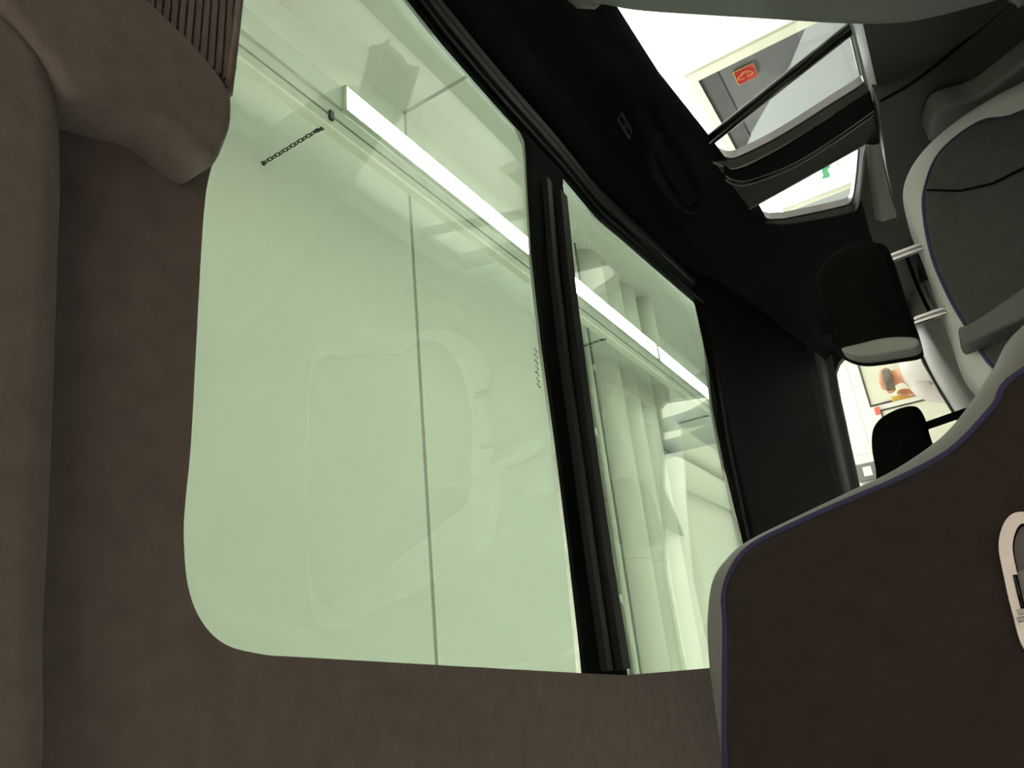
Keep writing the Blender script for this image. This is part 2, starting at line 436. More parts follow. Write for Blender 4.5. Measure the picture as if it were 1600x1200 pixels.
# pipes under the ceiling
pr = 0.207
def pipe(y, label, x0=HX0, x1=HX1, z=HZ - 0.124, r=pr, collars=()):
    e = empty('pipe', ((x0 + x1) / 2, y, z - r), label, 'pipe')
    def oval(nm, xa, xb, rr):
        V, Fc = tube_vf([(xa, y, z), ((xa + xb) / 2, y, z), (xb, y, z)], rr, 36)
        return mk(nm, [(a, b, z + (c - z) * 0.58) for a, b, c in [tuple(v) for v in V]], Fc, m_pipe, e, True)
    oval('pipe_run', x0, x1, r)
    for c in collars: oval('collar', c - 0.012, c + 0.012, r + 0.002)
    return e
pipe(6.10, 'thick white ceiling pipe nearest the thin grey pipes', collars=(0.9,))
pipe(6.52, 'second thick white ceiling pipe, between two others', collars=(0.9,))
pipe(6.94, 'third thick white ceiling pipe, last straight one before the elbows', collars=(2.3,))
def elbow(name, pts, r, label, n=8):
    e = empty(name, pts[0], label, 'pipe')
    tube('pipe_run', pts, r, m_pipe, e, 28)
    return e
def arc(cx, cy, R, a0, a1, z, n=8):
    return [(cx + R * math.cos(math.radians(a0 + (a1 - a0) * k / n)), cy + R * math.sin(math.radians(a0 + (a1 - a0) * k / n)), z) for k in range(n + 1)]
zz = HZ - 0.15
elbow('pipe', [(HX1 - 0.005, 7.38, zz)] + arc(2.63, 7.66, 0.28, 270, 180, zz) + [(2.35, HY1 - 0.02, zz)], 0.145, 'white pipe leaving the wall and bending at an elbow under the ceiling')
elbow('pipe', [(HX0 + 0.01, 7.30, zz)] + arc(1.68, 7.58, 0.28, 270, 360, zz) + [(1.96, HY1 - 0.02, zz)], 0.145, 'white pipe with an elbow running beside the other bent pipe')
def thin(y, r, z, m, label, x1=HX1, cols=()):
    e = empty('thin_pipe', (0, y, z - r), label, 'pipe')
    tube('pipe_run', [(HX0, y, z), (0, y, z), (x1, y, z)], r, m, e, 10)
    for c in cols: tube('coupling', [(c - 0.03, y, z), (c + 0.03, y, z)], r * 1.7, m_white, e, 10)
thin(5.56, 0.012, 2.44, m_thinpipe, 'thin grey pipe with white couplings next to the roof crossbar', cols=(1.93, 0.55, 2.9))
thin(5.66, 0.020, 2.44, m_pipe, 'thin white pipe between two thin grey pipes')
thin(5.77, 0.010, 2.45, m_thinpipe, 'thinnest grey pipe beside the thick white pipes', cols=(2.6,))
# things on the front wall
def board(x0, x1, z0, z1, label):
    e = empty('wall_board', ((x0 + x1) / 2, HY1 - 0.03, z0), label, 'board')
    box('board_face', x0, x1, HY1 - 0.025, HY1 - 0.01, z0, z1, m_board, e)
    for a, b, c, d in ((x0 - .02, x0, z0, z1), (x1, x1 + .02, z0, z1), (x0 - .02, x1 + .02, z1, z1 + .02), (x0 - .02, x1 + .02, z0 - .02, z0)):
        box('board_edge', a, b, HY1 - 0.04, HY1 - 0.01, c, d, m_boardedge, e)
board(2.93, 3.55, -0.35, 0.60, 'pale board with thin dark edge on the tiled wall, behind the person')
board(2.02, 2.82, -0.35, 0.50, 'pale board with dark edge on the tiled wall, above the small headrest')
rs = on('Y', HY1, 1374, 642)
o = box('red_label', rs.x - 0.05, rs.x + 0.05, HY1 - 0.03, HY1 - 0.01, 0.52, 0.58, mat('pale_red', (0.75, 0.12, 0.10), 0.5))
tag(o, 'small red label on the tiled wall above the pale boards', 'label')
eb = on('Y', HY1, 1357, 738)
e = empty('switch_box', (eb.x, HY1, eb.z - 0.1), 'small grey electrical box on the tiled wall, low corner of the windshield view', 'electrical box')
box('box_body', eb.x - 0.11, eb.x + 0.11, HY1 - 0.08, HY1 - 0.01, eb.z - 0.13, eb.z + 0.13, m_sill, e, bev=0.006)
box('box_lid', eb.x - 0.06, eb.x + 0.06, HY1 - 0.09, HY1 - 0.075, eb.z - 0.05, eb.z + 0.05, m_white, e, bev=0.003)

# ------------------------------------------------------------------ the van
ZR = 0.52
van = empty('van', (0.5, 1.2, -CZ), 'van whose cabin surrounds the camera, with tinted glass roof and dark trim', 'van')
# --- roof skin with the two openings
EDGE = [on('Z', ZR, *q) for q in [(641, 0), (687, 60), (739, 120), (780, 167), (806, 195), (876, 270), (935, 341), (981, 380), (1040, 432), (1093, 477)]]
EDGE = [(p.y, p.x) for p in EDGE]
print('edge', [(round(a, 3), round(b, 3)) for a, b in EDGE])
rear_px = [(357, 190), (337, 240), (322, 300), (314, 400), (306, 550), (298, 700), (290, 780), (287, 830), (290, 890), (296, 925), (309, 960), (332, 992), (366, 1013), (420, 1024),
           (912, 1052), (890, 860), (870, 700), (848, 540), (832, 400), (826, 300), (823, 240), (821, 218), (815, 203)]
sm0 = smooth_loop(rear_px[:rear_px.index((912, 1052))], 3, False)
NL = len(sm0)
L1 = [on('Z', ZR, *q) for q in sm0 + rear_px[rear_px.index((912, 1052)):]]; L1 = [(p.x, p.y) for p in L1] + [(x, y) for y, x in reversed(EDGE[:5])] + [(1.035, 0.36), (0.85, 0.38), (0.70, 0.385)]
front_px = [(977, 1055), (955, 930), (935, 800), (905, 560), (887, 400), (877, 290), (878, 274)]
L2 = [on('Z', ZR, *q) for q in front_px]; L2 = [(p.x, p.y) for p in L2] + [(x, y) for y, x in EDGE[6:]] + \
     [(p.x, p.y) for p in [on('Z', ZR, *q) for q in [(1101, 490), (1115, 630), (1135, 730), (1165, 850)]]] + [(0.02, 2.08), (-0.01, 2.05)]
up = lambda u, v, t: (u, v, ZR + t)
plate('roof_skin', [[(-0.50, -1.1), (1.27, -1.1), (1.27, 3.2), (-0.50, 3.2)], inset(L1, -0.022), inset(L2, -0.022)], up, 0.012, 0.020, m_body, van)
ROOFX = [(-1.1, 1.03), (0.36, 1.035)] + EDGE + [(2.35, EDGE[-1][1] + 0.01)]
# headliner: a flat sheet around the openings, right part is the dark rail
hl = plate('headliner', [[(-0.50, -1.1), (1.04, -1.1), (1.042, 0.36), (0.85, 0.38), (0.70, 0.385)] + L1[:NL] + [(L1[NL][0], L1[NL][1]), (L2[0][0], L2[0][1]), (-0.01, 2.05), (0.0, 2.10), (-0.50, 2.10)]], up, 0.0, 0.004, m_head, van)
# crossbar between the panes
cb = L1[NL:NL + 8] + [L1[NL + 8], (L1[NL + 8][0] + 0.012, L1[NL + 8][1]), (L2[6][0] + 0.012, L2[6][1] + 0.02)] + list(reversed(L2[0:7]))
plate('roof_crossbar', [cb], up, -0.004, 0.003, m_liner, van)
def strip(name, pts, fn, w_, t0, t1, m, parent):
    a = [Vector(p) for p in pts]; L = []; R = []
    for i, p in enumerate(a):
        t = (a[min(i + 1, len(a) - 1)] - a[max(i - 1, 0)]).normalized(); n = Vector((-t.y, t.x))
        L.append(tuple(p + n * w_ / 2)); R.append(tuple(p - n * w_ / 2))
    return plate(name, [L + R[::-1]], fn, t0, t1, m, parent)
mid = []
for k in (0.40, 0.62, 0.80):
    r_ = [(912, 1052), (890, 860), (870, 700), (848, 540), (832, 400), (824, 262)]
    f_ = [(977, 1055), (955, 930), (935, 800), (905, 560), (887, 400), (877, 285)]
    a_ = [on('Z', ZR, *q) for q in r_]; b_ = [on('Z', ZR, *q) for q in f_]
    b2 = [(interp(sorted((p.x, p.y) for p in b_), a.x)) for a in a_]
    mid.append([(a.x, a.y + (b - a.y) * k) for a, b in zip(a_, b2)])
strip('crossbar_rib', mid[0], up, 0.018, -0.016, 0.0, m_lip, van)
strip('crossbar_rib', mid[2], up, 0.028, -0.018, 0.0, m_lip, van)
# panes
rp = plate('roof_pane', [inset(L1, -0.032)], up, 0.005, 0.0095, m_roofglass, van)
fp = plate('roof_pane', [inset(L2, -0.032)], up, 0.005, 0.0095, m_roofglass, van)
for p_ in (rp, fp): p_['label'] = 'green tinted glass roof pane'
V = []; Fc = []
for k in range(14):
    q = (836 + 4.5 * (k % 2) * 0.6 + k * 0.35, 545 + k * 4.6)
    pp = on('Z', ZR + 0.0045, *q)
    v_, f_ = box_vf(pp.x - 0.0012, pp.x + 0.0012, pp.y - 0.0016 - 0.001 * (k % 3), pp.y + 0.0016, ZR + 0.0042, ZR + 0.0052)
    n0 = len(V); V += v_; Fc += [tuple(i + n0 for i in f) for f in f_]
mk('etched_mark', V, Fc, m_slot, rp)
# frame and side rail on the right: one loft of stepped profile
SIL = [(-1.1, 0.315), (1.14, 0.315), (1.40, 0.312), (1.683, 0.288), (2.07, 0.262), (2.6, 0.266), (3.25, 0.275)]
SILX = [(-1.1, 1.28), (2.6, 1.28), (3.25, 1.15)]
ys = [-1.1 + 0.05 * k for k in range(88)]
def prof_rows(prof, extra=None):
    rows = []
    for y in ys:
        x0 = interp(ROOFX, y)
        row = [(x0 + dx, y, ZR + dz) for dx, dz in prof]
        rows.append(row)
    return rows
ysf = [y for y in ys if y < EDGE[-1][0] - 0.01] + [EDGE[-1][0] + 0.015]
def fr(name, prof, m): 
    return loft(name, [[(interp(ROOFX, y) + dx, y, ZR + dz) for dx, dz in prof] for y in ysf], m, van, smooth=False)
fr('roof_seal', [(0.0, 0.0045), (0.0, -0.004), (0.005, -0.010), (0.018, -0.010), (0.021, 0.0), (0.024, 0.004)], m_rub)
fr('frame_lip', [(0.006, -0.0105), (0.012, -0.013), (0.017, -0.0105)], m_lip)
fr('frame_groove', [(0.020, 0.006), (0.048, 0.006)], m_rub)
fr('frame_bead', [(0.046, 0.01), (0.047, -0.006), (0.060, -0.009), (0.063, -0.005), (0.066, -0.009), (0.084, -0.010), (0.086, 0.01)], m_lip)
fr('frame_groove', [(0.085, 0.006), (0.122, 0.006)], m_rub)
rows = []
for y in [-1.1 + 0.05 * k for k in range(88)]:
    x0 = min(interp(ROOFX, y), 1.11); zs = interp(SIL, y); xs = interp(SILX, y)
    a = (x0 + 0.120, ZR + 0.01); b = (x0 + 0.122, ZR - 0.014); c = (x0 + 0.150, ZR - 0.022)
    row = [a, b, c]
    xm = min(x0 + 0.165, xs - 0.05)
    row += [(xm, ZR - 0.035)]
    for k in range(1, 9):
        t = k / 8 * PI / 2
        row.append((xm + (xs - xm) * math.sin(t), zs + 0.035 + (ZR - 0.035 - zs - 0.035) * math.cos(t) ** 1.3 if k < 8 else zs + 0.035))
    for k in range(1, 6):
        t = k / 5 * PI
        row.append((xs + 0.022 - 0.022 * math.cos(t), zs + 0.035 - 0.035 * math.sin(t * 0.5) if k < 3 else zs + 0.002 * (k - 3)))
    row.append((1.36, zs + 0.03))
    rows.append([(x, y, z) for x, z in row])
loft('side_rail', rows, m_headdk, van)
# front roof liner from the front pane down to the windshield header
rows = []
for i in range(24):
    x = -0.50 + (1.235 + 0.50) * i / 23
    row = []
    top = interp([(-0.5, 0.30), (-0.1, 0.315), (0.6, 0.322), (1.0, 0.297), (1.15, 0.283), (1.3, 0.27)], x)
    for k in range(15):
        s = k / 14
        y = 2.085 + (3.21 - 2.085) * s
        z = ZR - 0.004 - (ZR - 0.004 - top - 0.03) * (0.35 * s + 0.65 * s ** 2)
        row.append((x, y, z))
    for k in range(1, 7):
        t = k / 6 * PI / 2
        row.append((x, 3.21 + 0.03 * math.sin(t), top + 0.03 - 0.03 * (1 - math.cos(t))))
    row.append((x, 3.30, top - 0.0))
    rows.append(row)
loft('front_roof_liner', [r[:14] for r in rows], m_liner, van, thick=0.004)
loft('windshield_header', [r[13:] for r in rows], m_header, van, thick=0.004)
sm = [on('Z', ZR - 0.006, *q) for q in [(1108, 480), (1113, 520), (1124, 600), (1138, 690), (1155, 770), (1172, 850), (1190, 930)]]
plate('front_pane_seal', [[(p.x, p.y - 0.035) for p in sm] + [(p.x, p.y) for p in reversed(sm)]], up, -0.010, 0.004, m_rub, van)
tube('seal_bead', [(p.x, p.y - 0.004, p.z) for p in sm], 0.0035, m_lip, van, 8)

# --- rear trim: header slab, housing bulge and ribbed vent
zt = 0.475
def onzt(q): p = on('Z', zt + 0.024, *q); return (p.x, p.y)
dn = lambda z0: (lambda u, v, t: (u, v, z0 + t))
P1 = smooth_loop([onzt(q) for q in [(-220, -40), (-60, 10), (10, 50), (60, 110), (82, 190), (86, 300), (82, 420), (76, 600), (68, 800), (58, 1000), (48, 1240), (-80, 1500), (-500, 1500), (-600, 600)]], 6)
pillow('rear_header', P1, dn(zt), ZR - zt + 0.01, 0.024, m_head, van, steps=6)
zb = 0.470
def onzb(q): p = on('Z', zb + 0.013, *q); return (p.x, p.y)
P2 = smooth_loop([onzb(q) for q in [(-160, -200), (0, 30), (58, 100), (95, 150), (160, 178), (235, 200), (290, 243), (325, 263), (346, 226), (355, 190), (348, 146), (300, 82), (212, -4), (152, -70), (70, -200)]], 6)
pillow('pillar_housing', P2, dn(zb), ZR - zb + 0.01, 0.013, m_head, van, steps=7)
# vent recess backing and slats
zv = 0.500
vx = [onp((0, 0, 1), zv, *q) for q in [(352, 142), (372, 0), (392, -140), (20, -140), (186, -10)]]
plate('vent_backing', [[(p.x, p.y) for p in vx]], dn(zv), 0.012, 0.03, m_rub, van)
n_s = 15
for k in range(n_s):
    xa = 196 + (362 - 196) * k / (n_s - 1)
    # a slat starts on the slanted housing edge and runs across the van
    t = (xa - 190) / (352 - 190); yb = -8 + t * 146
    if xa > 352: yb = 120
    pa = on('Z', zv, xa, yb - 7)
    hw = 0.0042
    box('vent_slat', pa.x, 1.02, pa.y - hw, pa.y + hw * 0.2, zv - 0.006, zv + 0.014, m_head, van)
ed = [on('Z', zv - 0.004, *q) for q in [(356, 146), (364, 80), (373, 0), (384, -80)]]
tube('vent_edge', [(p.x, p.y, p.z) for p in ed] + [(1.04, 0.37, zv)], 0.005, m_head, van, 8)
se = [on('Z', 0.490, *q) for q in [(190, -12), (240, 35), (290, 78), (335, 118), (352, 140)]]
tube('vent_seam', [(p.x, p.y, p.z) for p in se], 0.003, m_rub, van, 8)

# --- right side wall with windows, pillars
XR = 1.285
XG = XR + 0.025
def pX(x, q): p = on('X', x, *q); return (p.y, p.z)
W1 = [pX(XG, q) for q in [(1346, 118), (1352, 132), (1300, 166), (1220, 216), (1160, 246), (1140, 251), (1126, 246)]]
W1 = [(0.66, -0.102), (1.0, -0.102)] + smooth_loop(W1, 5, False)[:-4] + [(1.765, 0.31), (1.70, 0.36), (0.66, 0.37)]
W2 = [pX(XG, q) for q in [(1344, 234), (1341, 270), (1336, 306), (1330, 320), (1310, 327), (1260, 338), (1225, 345), (1200, 344), (1186, 335)]]
W2 = [pX(XR, (1352, 226))] + smooth_loop(W2[:7], 4, False) + [pX(XG, (1203, 346)), pX(XG, (1180, 340)), (2.14, 0.33), (2.085, 0.335), pX(XR, (1168, 329)), pX(XR, (1263, 276))]
W0 = [(-0.85, -0.09), (0.40, -0.10), (0.44, -0.06), (0.44, 0.32), (0.40, 0.36), (-0.80, 0.34)]
outer = [(-1.1, -0.85), (3.25, -0.85), (3.25, 0.24), (2.6, 0.38), (2.3, 0.46), (-1.1, 0.46)]
side = lambda u, v, t: (XR + t, u, v)
plate('right_side_trim', [outer, W1, W2, W0], side, 0.0, 0.025, m_trim, van)
side2 = lambda u, v, t: (XR + 0.026 + t, u, v)
for W in (W1, W2):
    plate('window_seal', [W, inset(W, -0.006)], side, -0.0015, 0.026, m_seal, van)
for W in (W1, W2, W0):
    plate('side_pane', [inset(W, -0.02)], side2, 0.0, 0.004, m_clear, van)
plate('body_side', [outer, inset(W1, 0.004), inset(W2, 0.004), inset(W0, 0.004)], side2, 0.006, 0.03, m_body, van)
# seal around window 1: grey inner strip, then black band and a double bead on the pillar
s4 = [on('X', XR - 0.003, *q) for q in [(1362, 140), (1352, 148), (1300, 182), (1222, 231), (1168, 262), (1144, 266), (1130, 258)]]
plate('pillar_band', [[(p.y, p.z) for p in s4] + [(p.y, p.z) for p in [on('X', XR - 0.003, *q) for q in [(1131, 272), (1146, 283), (1180, 283), (1240, 255), (1310, 214), (1374, 172)]]]], lambda u, v, t: (XR - 0.003 + t, u, v), -0.004, 0.003, m_rub, van)
for off, r in ((0, 0.0024), (7, 0.002)):
    s5 = [on('X', XR - 0.006, *q) for q in [(1134, 274 + off), (1146, 281 + off), (1172, 281 + off), (1240, 255 + off), (1310, 212 + off), (1375, 166 + off), (1400, 150 + off)]]
    tube('pillar_bead', [Vector(p) for p in smooth_loop([tuple(p) for p in s5], 4, False)], r, m_seal, van, 8)
# black bar across window 1
pa = on('X', XR + 0.03, 1100, 226); pb = on('X', XR + 0.03, 1342, 34)
tube('window_bar', [pa + (pa - pb) * 0.2, pa, (pa + pb) / 2, pb, pb + (pb - pa) * 0.3], 0.0155, m_gloss, van, 14)
# sill trim below the windows
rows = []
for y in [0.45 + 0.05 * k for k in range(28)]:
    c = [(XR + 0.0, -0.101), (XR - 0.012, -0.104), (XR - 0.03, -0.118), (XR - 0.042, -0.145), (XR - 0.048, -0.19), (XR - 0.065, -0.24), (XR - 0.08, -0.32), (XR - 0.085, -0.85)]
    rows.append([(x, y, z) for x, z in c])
loft('sill_lit_edge', [r[:3] for r in rows], m_sill_lit, van)
loft('sill_panel', [r[2:] for r in rows], m_trim, van)
w2s = [on('X', XR - 0.006, *q) for q in [(1352, 226), (1356, 260), (1362, 300), (1368, 345)]]
rows = [[(p.x + 0.006, p.y, p.z), (p.x, p.y, p.z - 0.004), (p.x - 0.012, p.y, p.z - 0.02), (p.x - 0.014, p.y, p.z - 0.06)] for p in w2s]
loft('window_sill', rows, m_seal, van)
# front door panel, armrest
a = [pX(1.21, q) for q in [(1372, 160), (1420, 130), (1480, 85), (1560, 20), (1640, -60), (1900, 200), (1800, 700), (1500, 500), (1400, 330), (1385, 260)]]
plate('front_door_panel', [a], lambda u, v, t: (1.21 + t, u, v), 0.0, 0.07, m_panel, van)
tube('door_gap', [Vector(p) for p in smooth_loop([tuple(on('X', 1.208, *q)) for q in [(1376, 158), (1425, 130), (1480, 88), (1560, 20), (1640, -55)]], 4, False)], 0.004, m_rub, van, 8)
ar = smooth_loop([pX(1.15, q) for q in [(1452, 222), (1458, 185), (1480, 168), (1530, 152), (1600, 100), (1680, 40), (1700, 80), (1600, 150), (1520, 190), (1480, 215)]], 4)
pillow('door_armrest', ar, lambda u, v, t: (1.15 + t, u, v), 0.06, 0.012, m_sill, van)
# grab handle and coat hook on the rail
RN = (2.25, 0, 1); RK = 3.18
def onrail(q, off=0.0):
    p = onp(RN, RK - off, *q); return p
gh = [onrail(q, o_) for q, o_ in [((1030, 212), 0.0), ((1016, 228), 0.10), ((1018, 255), 0.14), ((1040, 295), 0.14), ((1064, 322), 0.14), ((1082, 330), 0.08), ((1088, 322), 0.0)]]
tube('grab_handle', [Vector(p) for p in smooth_loop([tuple(p) for p in gh], 5, False)], 0.011, m_headdk, van, 10)
tube('handle_trim', [onrail(q, 0.16) for q in [(1028, 248), (1045, 272), (1066, 300)]], 0.002, m_headdk, van, 8)
def slab(name, px, off0, off1, m, bev=0.0):
    V = [onrail(q, off0) for q in px] + [onrail(q, off1) for q in px]; n = len(px)
    return mk(name, V, [tuple(range(n)), tuple(range(n, 2 * n))] + [(i, (i + 1) % n, n + (i + 1) % n, n + i) for i in range(n)], m, van)
slab('coat_hook_plate', [(967, 160), (973, 168), (993, 205), (989, 224), (983, 217), (963, 185)], 0.0, 0.03, m_rub)
cf = [onrail(q, 0.035) for q in [(969, 173), (987, 204), (984, 216), (966, 187)]]
tube('coat_hook_frame', cf, 0.0035, m_lip, van, 6, True)
slab('coat_hook', [(974, 190), (981, 196), (981, 203), (975, 198)], 0.02, 0.05, m_lip)

ap = smooth_loop([pX(XR - 0.004, q) for q in [(1186, 352), (1225, 352), (1290, 342), (1338, 330), (1346, 316), (1358, 360), (1375, 420), (1385, 490), (1310, 535), (1262, 505), (1225, 450), (1200, 395)]], 3)
plate('front_pillar_trim', [ap], lambda u, v, t: (XR - 0.006 + t, u, v), 0.0, 0.006, m_headdk, van)
# --- other shell parts
plate('left_side_trim', [[(-1.1, -0.85), (3.25, -0.85), (3.25, 0.24), (2.6, 0.38), (2.3, 0.52), (-1.1, 0.52)],
      [(0.75, -0.10), (1.75, -0.10), (1.75, 0.32), (0.75, 0.32)], [(-0.8, -0.1), (0.55, -0.1), (0.55, 0.32), (-0.8, 0.32)]],
      lambda u, v, t: (-0.50 - t, u, v), 0.0, 0.05, m_trim, van)
box('cabin_floor', -0.55, 1.36, -1.1, 3.9, -0.90, -0.85, m_trim, van)
WS = [(1.135, 0.262), (1.10, 0.284), (1.03, 0.293), (0.60, 0.318), (0.1, 0.32), (-0.10, 0.31), (-0.30, 0.27), (-0.36, 0.20), (-0.40, -0.13),
      (0.40, -0.145), (0.60, -0.118), (0.755, -0.092), (0.90, -0.062), (1.04, -0.039), (1.16, -0.03), (1.185, 0.0), (1.16, 0.20), (1.15, 0.24)]
plate('windshield_frame', [[(-0.56, -0.90), (1.37, -0.90), (1.37, 0.40), (1.27, 0.56), (-0.5, 0.56)], WS], lambda u, v, t: (u, 3.26 + t, v), 0.0, 0.03, m_trim, van)
plate('windshield', [inset(WS, -0.035)], lambda u, v, t: (u, 3.292 + t + (0.32 - v) * 0.9, v), 0.0, 0.005, m_wind, van)
tube('windshield_seal', [(u, 3.255, v) for u, v in WS], 0.003, m_seal, van, 8, True)
rows = []
for i in range(20):
    x = -0.45 + 1.62 * i / 19
    zt_ = interp([(-0.45, -0.16), (0.40, -0.155), (0.60, -0.128), (0.755, -0.102), (0.9, -0.072), (1.04, -0.05), (1.2, -0.045)], x)
    rows.append([(x, 3.26, zt_), (x, 3.0, zt_ - 0.012), (x, 2.85, zt_ - 0.022), (x, 2.78, zt_ - 0.045), (x, 2.76, zt_ - 0.09), (x, 2.80, zt_ - 0.30), (x, 2.9, -0.85)])
loft('dashboard', rows, m_dash, van, thick=0.006)
gp = [on('Y', 2.70, *q) for q in [(1392, 205), (1412, 195), (1428, 240), (1440, 310), (1455, 380), (1470, 420), (1448, 430), (1420, 360), (1398, 290)]]
pillow('instrument_trim', smooth_loop([(p.x, p.z) for p in gp], 4), lambda u, v, t: (u, 2.70 + t, v), 0.05, 0.012, m_gloss, van)
tube('dash_line', [Vector(p) for p in smooth_loop([tuple(on('Y', 2.72, *q)) for q in [(1378, 290), (1405, 370), (1435, 450), (1455, 492)]], 4, False)], 0.006, m_rub, van, 8)
# wheels
for x in (-0.42, 1.22):
    for y in (-0.55, 2.55):
        V = []; Fc = []
        prof = [(-0.09, 0.20), (-0.10, 0.26), (-0.085, 0.33), (0.0, 0.345), (0.085, 0.33), (0.10, 0.26), (0.09, 0.20)]
        n = 32
        for k in range(n):
            t = 2 * PI * k / n
            V += [(x + a_, y + r_ * math.cos(t), -CZ + 0.345 + r_ * math.sin(t)) for a_, r_ in prof]
        m_ = len(prof)
        for k in range(n):
            for i in range(m_):
                j = (k + 1) % n; Fc.append((k * m_ + i, k * m_ + (i + 1) % m_, j * m_ + (i + 1) % m_, j * m_ + i))
        ty = mk('tyre', V, Fc, m_tyre, van, True)
        tube('rim', [(x - 0.07, y, -CZ + 0.345), (x + 0.07, y, -CZ + 0.345)], 0.2, m_satin, ty, 24)

# ------------------------------------------------------------------ seats
def mirror_outline(half, cx):
    """half: (x, z) from top centre down the right side"""
    return [(cx + h, z) for h, z in half] + [(cx - h, z) for h, z in reversed(half) if h > 1e-4]
def seat(cx, Y, half, rim_half, thick, label, label_panel, pmat, group=None, dome=0.015, rcore=0.04, zbase=-0.85):
    e = empty('car_seat', (cx, Y + 0.2, zbase), label, 'seat', group)
    pts = smooth_loop(mirror_outline(half, cx), 5)
    fn = lambda u, v, t: (u, Y + t, v)
    core = smooth_loop(mirror_outline(rim_half, cx), 5)
    pillow('backrest', core, lambda u, v, t: (u, Y + 0.004 + t, v), thick, rcore, m_seatgrey, e, steps=7, rb=0.04)
    pan = pillow('back_panel', pts, fn, 0.05, 0.012, pmat, e, dome=dome)
    if label_panel: pan['label'] = label_panel
    tube('piping', [(u, Y + 0.008, v) for u, v in pts], 0.0034, m_piping, e, 8, True)
    x0 = cx - max(h for h, z in half) * 0.9; x1 = cx + max(h for h, z in half) * 0.9
    zb_ = min(z for h, z in half)
    pillow('seat_cushion', smooth_loop([(x0, Y + 0.05), (x1, Y + 0.05), (x1, Y + 0.5), (x0, Y + 0.5)], 6), lambda u, v, t: (u, v, zb_ + 0.10 - t), 0.14, 0.04, m_seatdark, e)
    box('seat_base', cx - 0.18, cx + 0.18, Y + 0.08, Y + 0.42, zbase, zb_ - 0.03, m_panel, e, bev=0.01)
    return e
Yn = 0.70; cn = -0.13
near_px = [(1130, 985), (1128, 930), (1143, 885), (1175, 850), (1250, 813), (1330, 778), (1400, 748), (1470, 712), (1510, 680), (1555, 630), (1600, 575)]
near_half = [(0.0, 0.236), (0.05, 0.2345)]
for q in near_px:
    p = on('Y', Yn, *q); near_half.append((p.x - cn, p.z))
print('near', near_half)
near_half += [(0.36, -0.20), (0.37, -0.36), (0.35, -0.50), (0.0, -0.52)]
near_rim_px = [(1116, 1085), (1108, 1010), (1108, 955), (1116, 905), (1138, 872), (1170, 845), (1250, 805), (1330, 767), (1400, 733), (1470, 684), (1512, 635), (1550, 578), (1600, 508)]
nr = [on('Y', Yn + 0.05, *q) for q in near_rim_px]
near_rim = [(0.0, nr[0].z + 0.004)] + [(p.x - cn, p.z) for p in nr if p.x - cn > 0.03] + [(0.44, -0.22), (0.45, -0.38), (0.42, -0.55), (0.0, -0.58)]
near = seat(cn, Yn, near_half, near_rim, 0.15, 'dark seat back, browned as if warmly lit, nearest the camera with violet piping and silver handle', 'dark cloth panel browned as if warmly lit', m_seatdark, rcore=0.05)
# silver release handle
hc = on('Y', Yn - 0.02, 1622, 905)
hp = [on('Y', Yn - 0.02, *q) for q in [(1600, 800), (1572, 812), (1560, 850), (1568, 900), (1582, 960), (1600, 1015), (1640, 1040), (1690, 1010), (1680, 900), (1660, 820)]]
hpts = smooth_loop([(p.x, p.z) for p in hp], 5)
rings = plate('release_handle', [hpts, inset(hpts, 0.009)], lambda u, v, t: (u, Yn - 0.022 + t, v), 0.0, 0.02, m_satin, near)
b_ = rings.modifiers.new('bevel', 'BEVEL'); b_.width = 0.004; b_.segments = 4
ip = inset(hpts, 0.010)
plate('handle_recess', [ip], lambda u, v, t: (u, Yn - 0.012 + t, v), 0.0, 0.012, m_sill, near)
hb = [on('Y', Yn - 0.02, *q) for q in [(1585, 895), (1600, 890), (1640, 900), (1640, 945), (1598, 950)]]
plate('handle_lever', [[(p.x, p.z) for p in hb]], lambda u, v, t: (u, Yn - 0.018 + t, v), 0.0, 0.008, m_seatgrey, near)
tube('handle_edge', [on('Y', Yn - 0.024, *q) for q in [(1586, 898), (1592, 925), (1599, 952)]], 0.0016, m_gloss, near, 8)
for yy in (954, 966): tube('handle_rib', [on('Y', Yn - 0.026, *q) for q in [(1590, yy + 3), (1640, yy - 8)]], 0.0018, m_white, near, 6)

# front passenger seat
Ya = 1.72; ca = 0.715
pas_px = [(1505, 500), (1480, 455), (1457, 400), (1444, 335), (1446, 290), (1470, 236), (1530, 190), (1600, 172)]
pas_out = [on('Y', Ya, *q) for q in pas_px]
half = [(0.0, -0.175)]
print('pas', [(round(p.x, 3), round(p.z, 3)) for p in pas_out])
pts = [(p.x, p.z) for p in pas_out]
right = pts + [(1.10, -0.56), (1.08, -0.75)]
left = [(0.36, -0.75), (0.34, -0.56), (0.40, -0.36), (0.47, -0.20), (0.50, -0.14)]
op = smooth_loop(right + left, 5)
ps = empty('car_seat', (0.72, Ya + 0.2, -0.85), 'seat under the black headrest, anthracite back with rim paled as if window-lit and violet piping', 'seat')
rim_px = [(1506, 585), (1483, 520), (1462, 462), (1440, 400), (1418, 345), (1411, 297), (1433, 250), (1482, 202), (1548, 158), (1605, 128)]
rim = [(on('Y', Ya + 0.06, *q).x, on('Y', Ya + 0.06, *q).z) for q in rim_px] + [(1.19, -0.60), (1.17, -0.80), (0.30, -0.80), (0.27, -0.60), (0.32, -0.34), (0.38, -0.16), (0.45, -0.115)]
rimp = smooth_loop(rim, 5)
N_ = len(rimp)
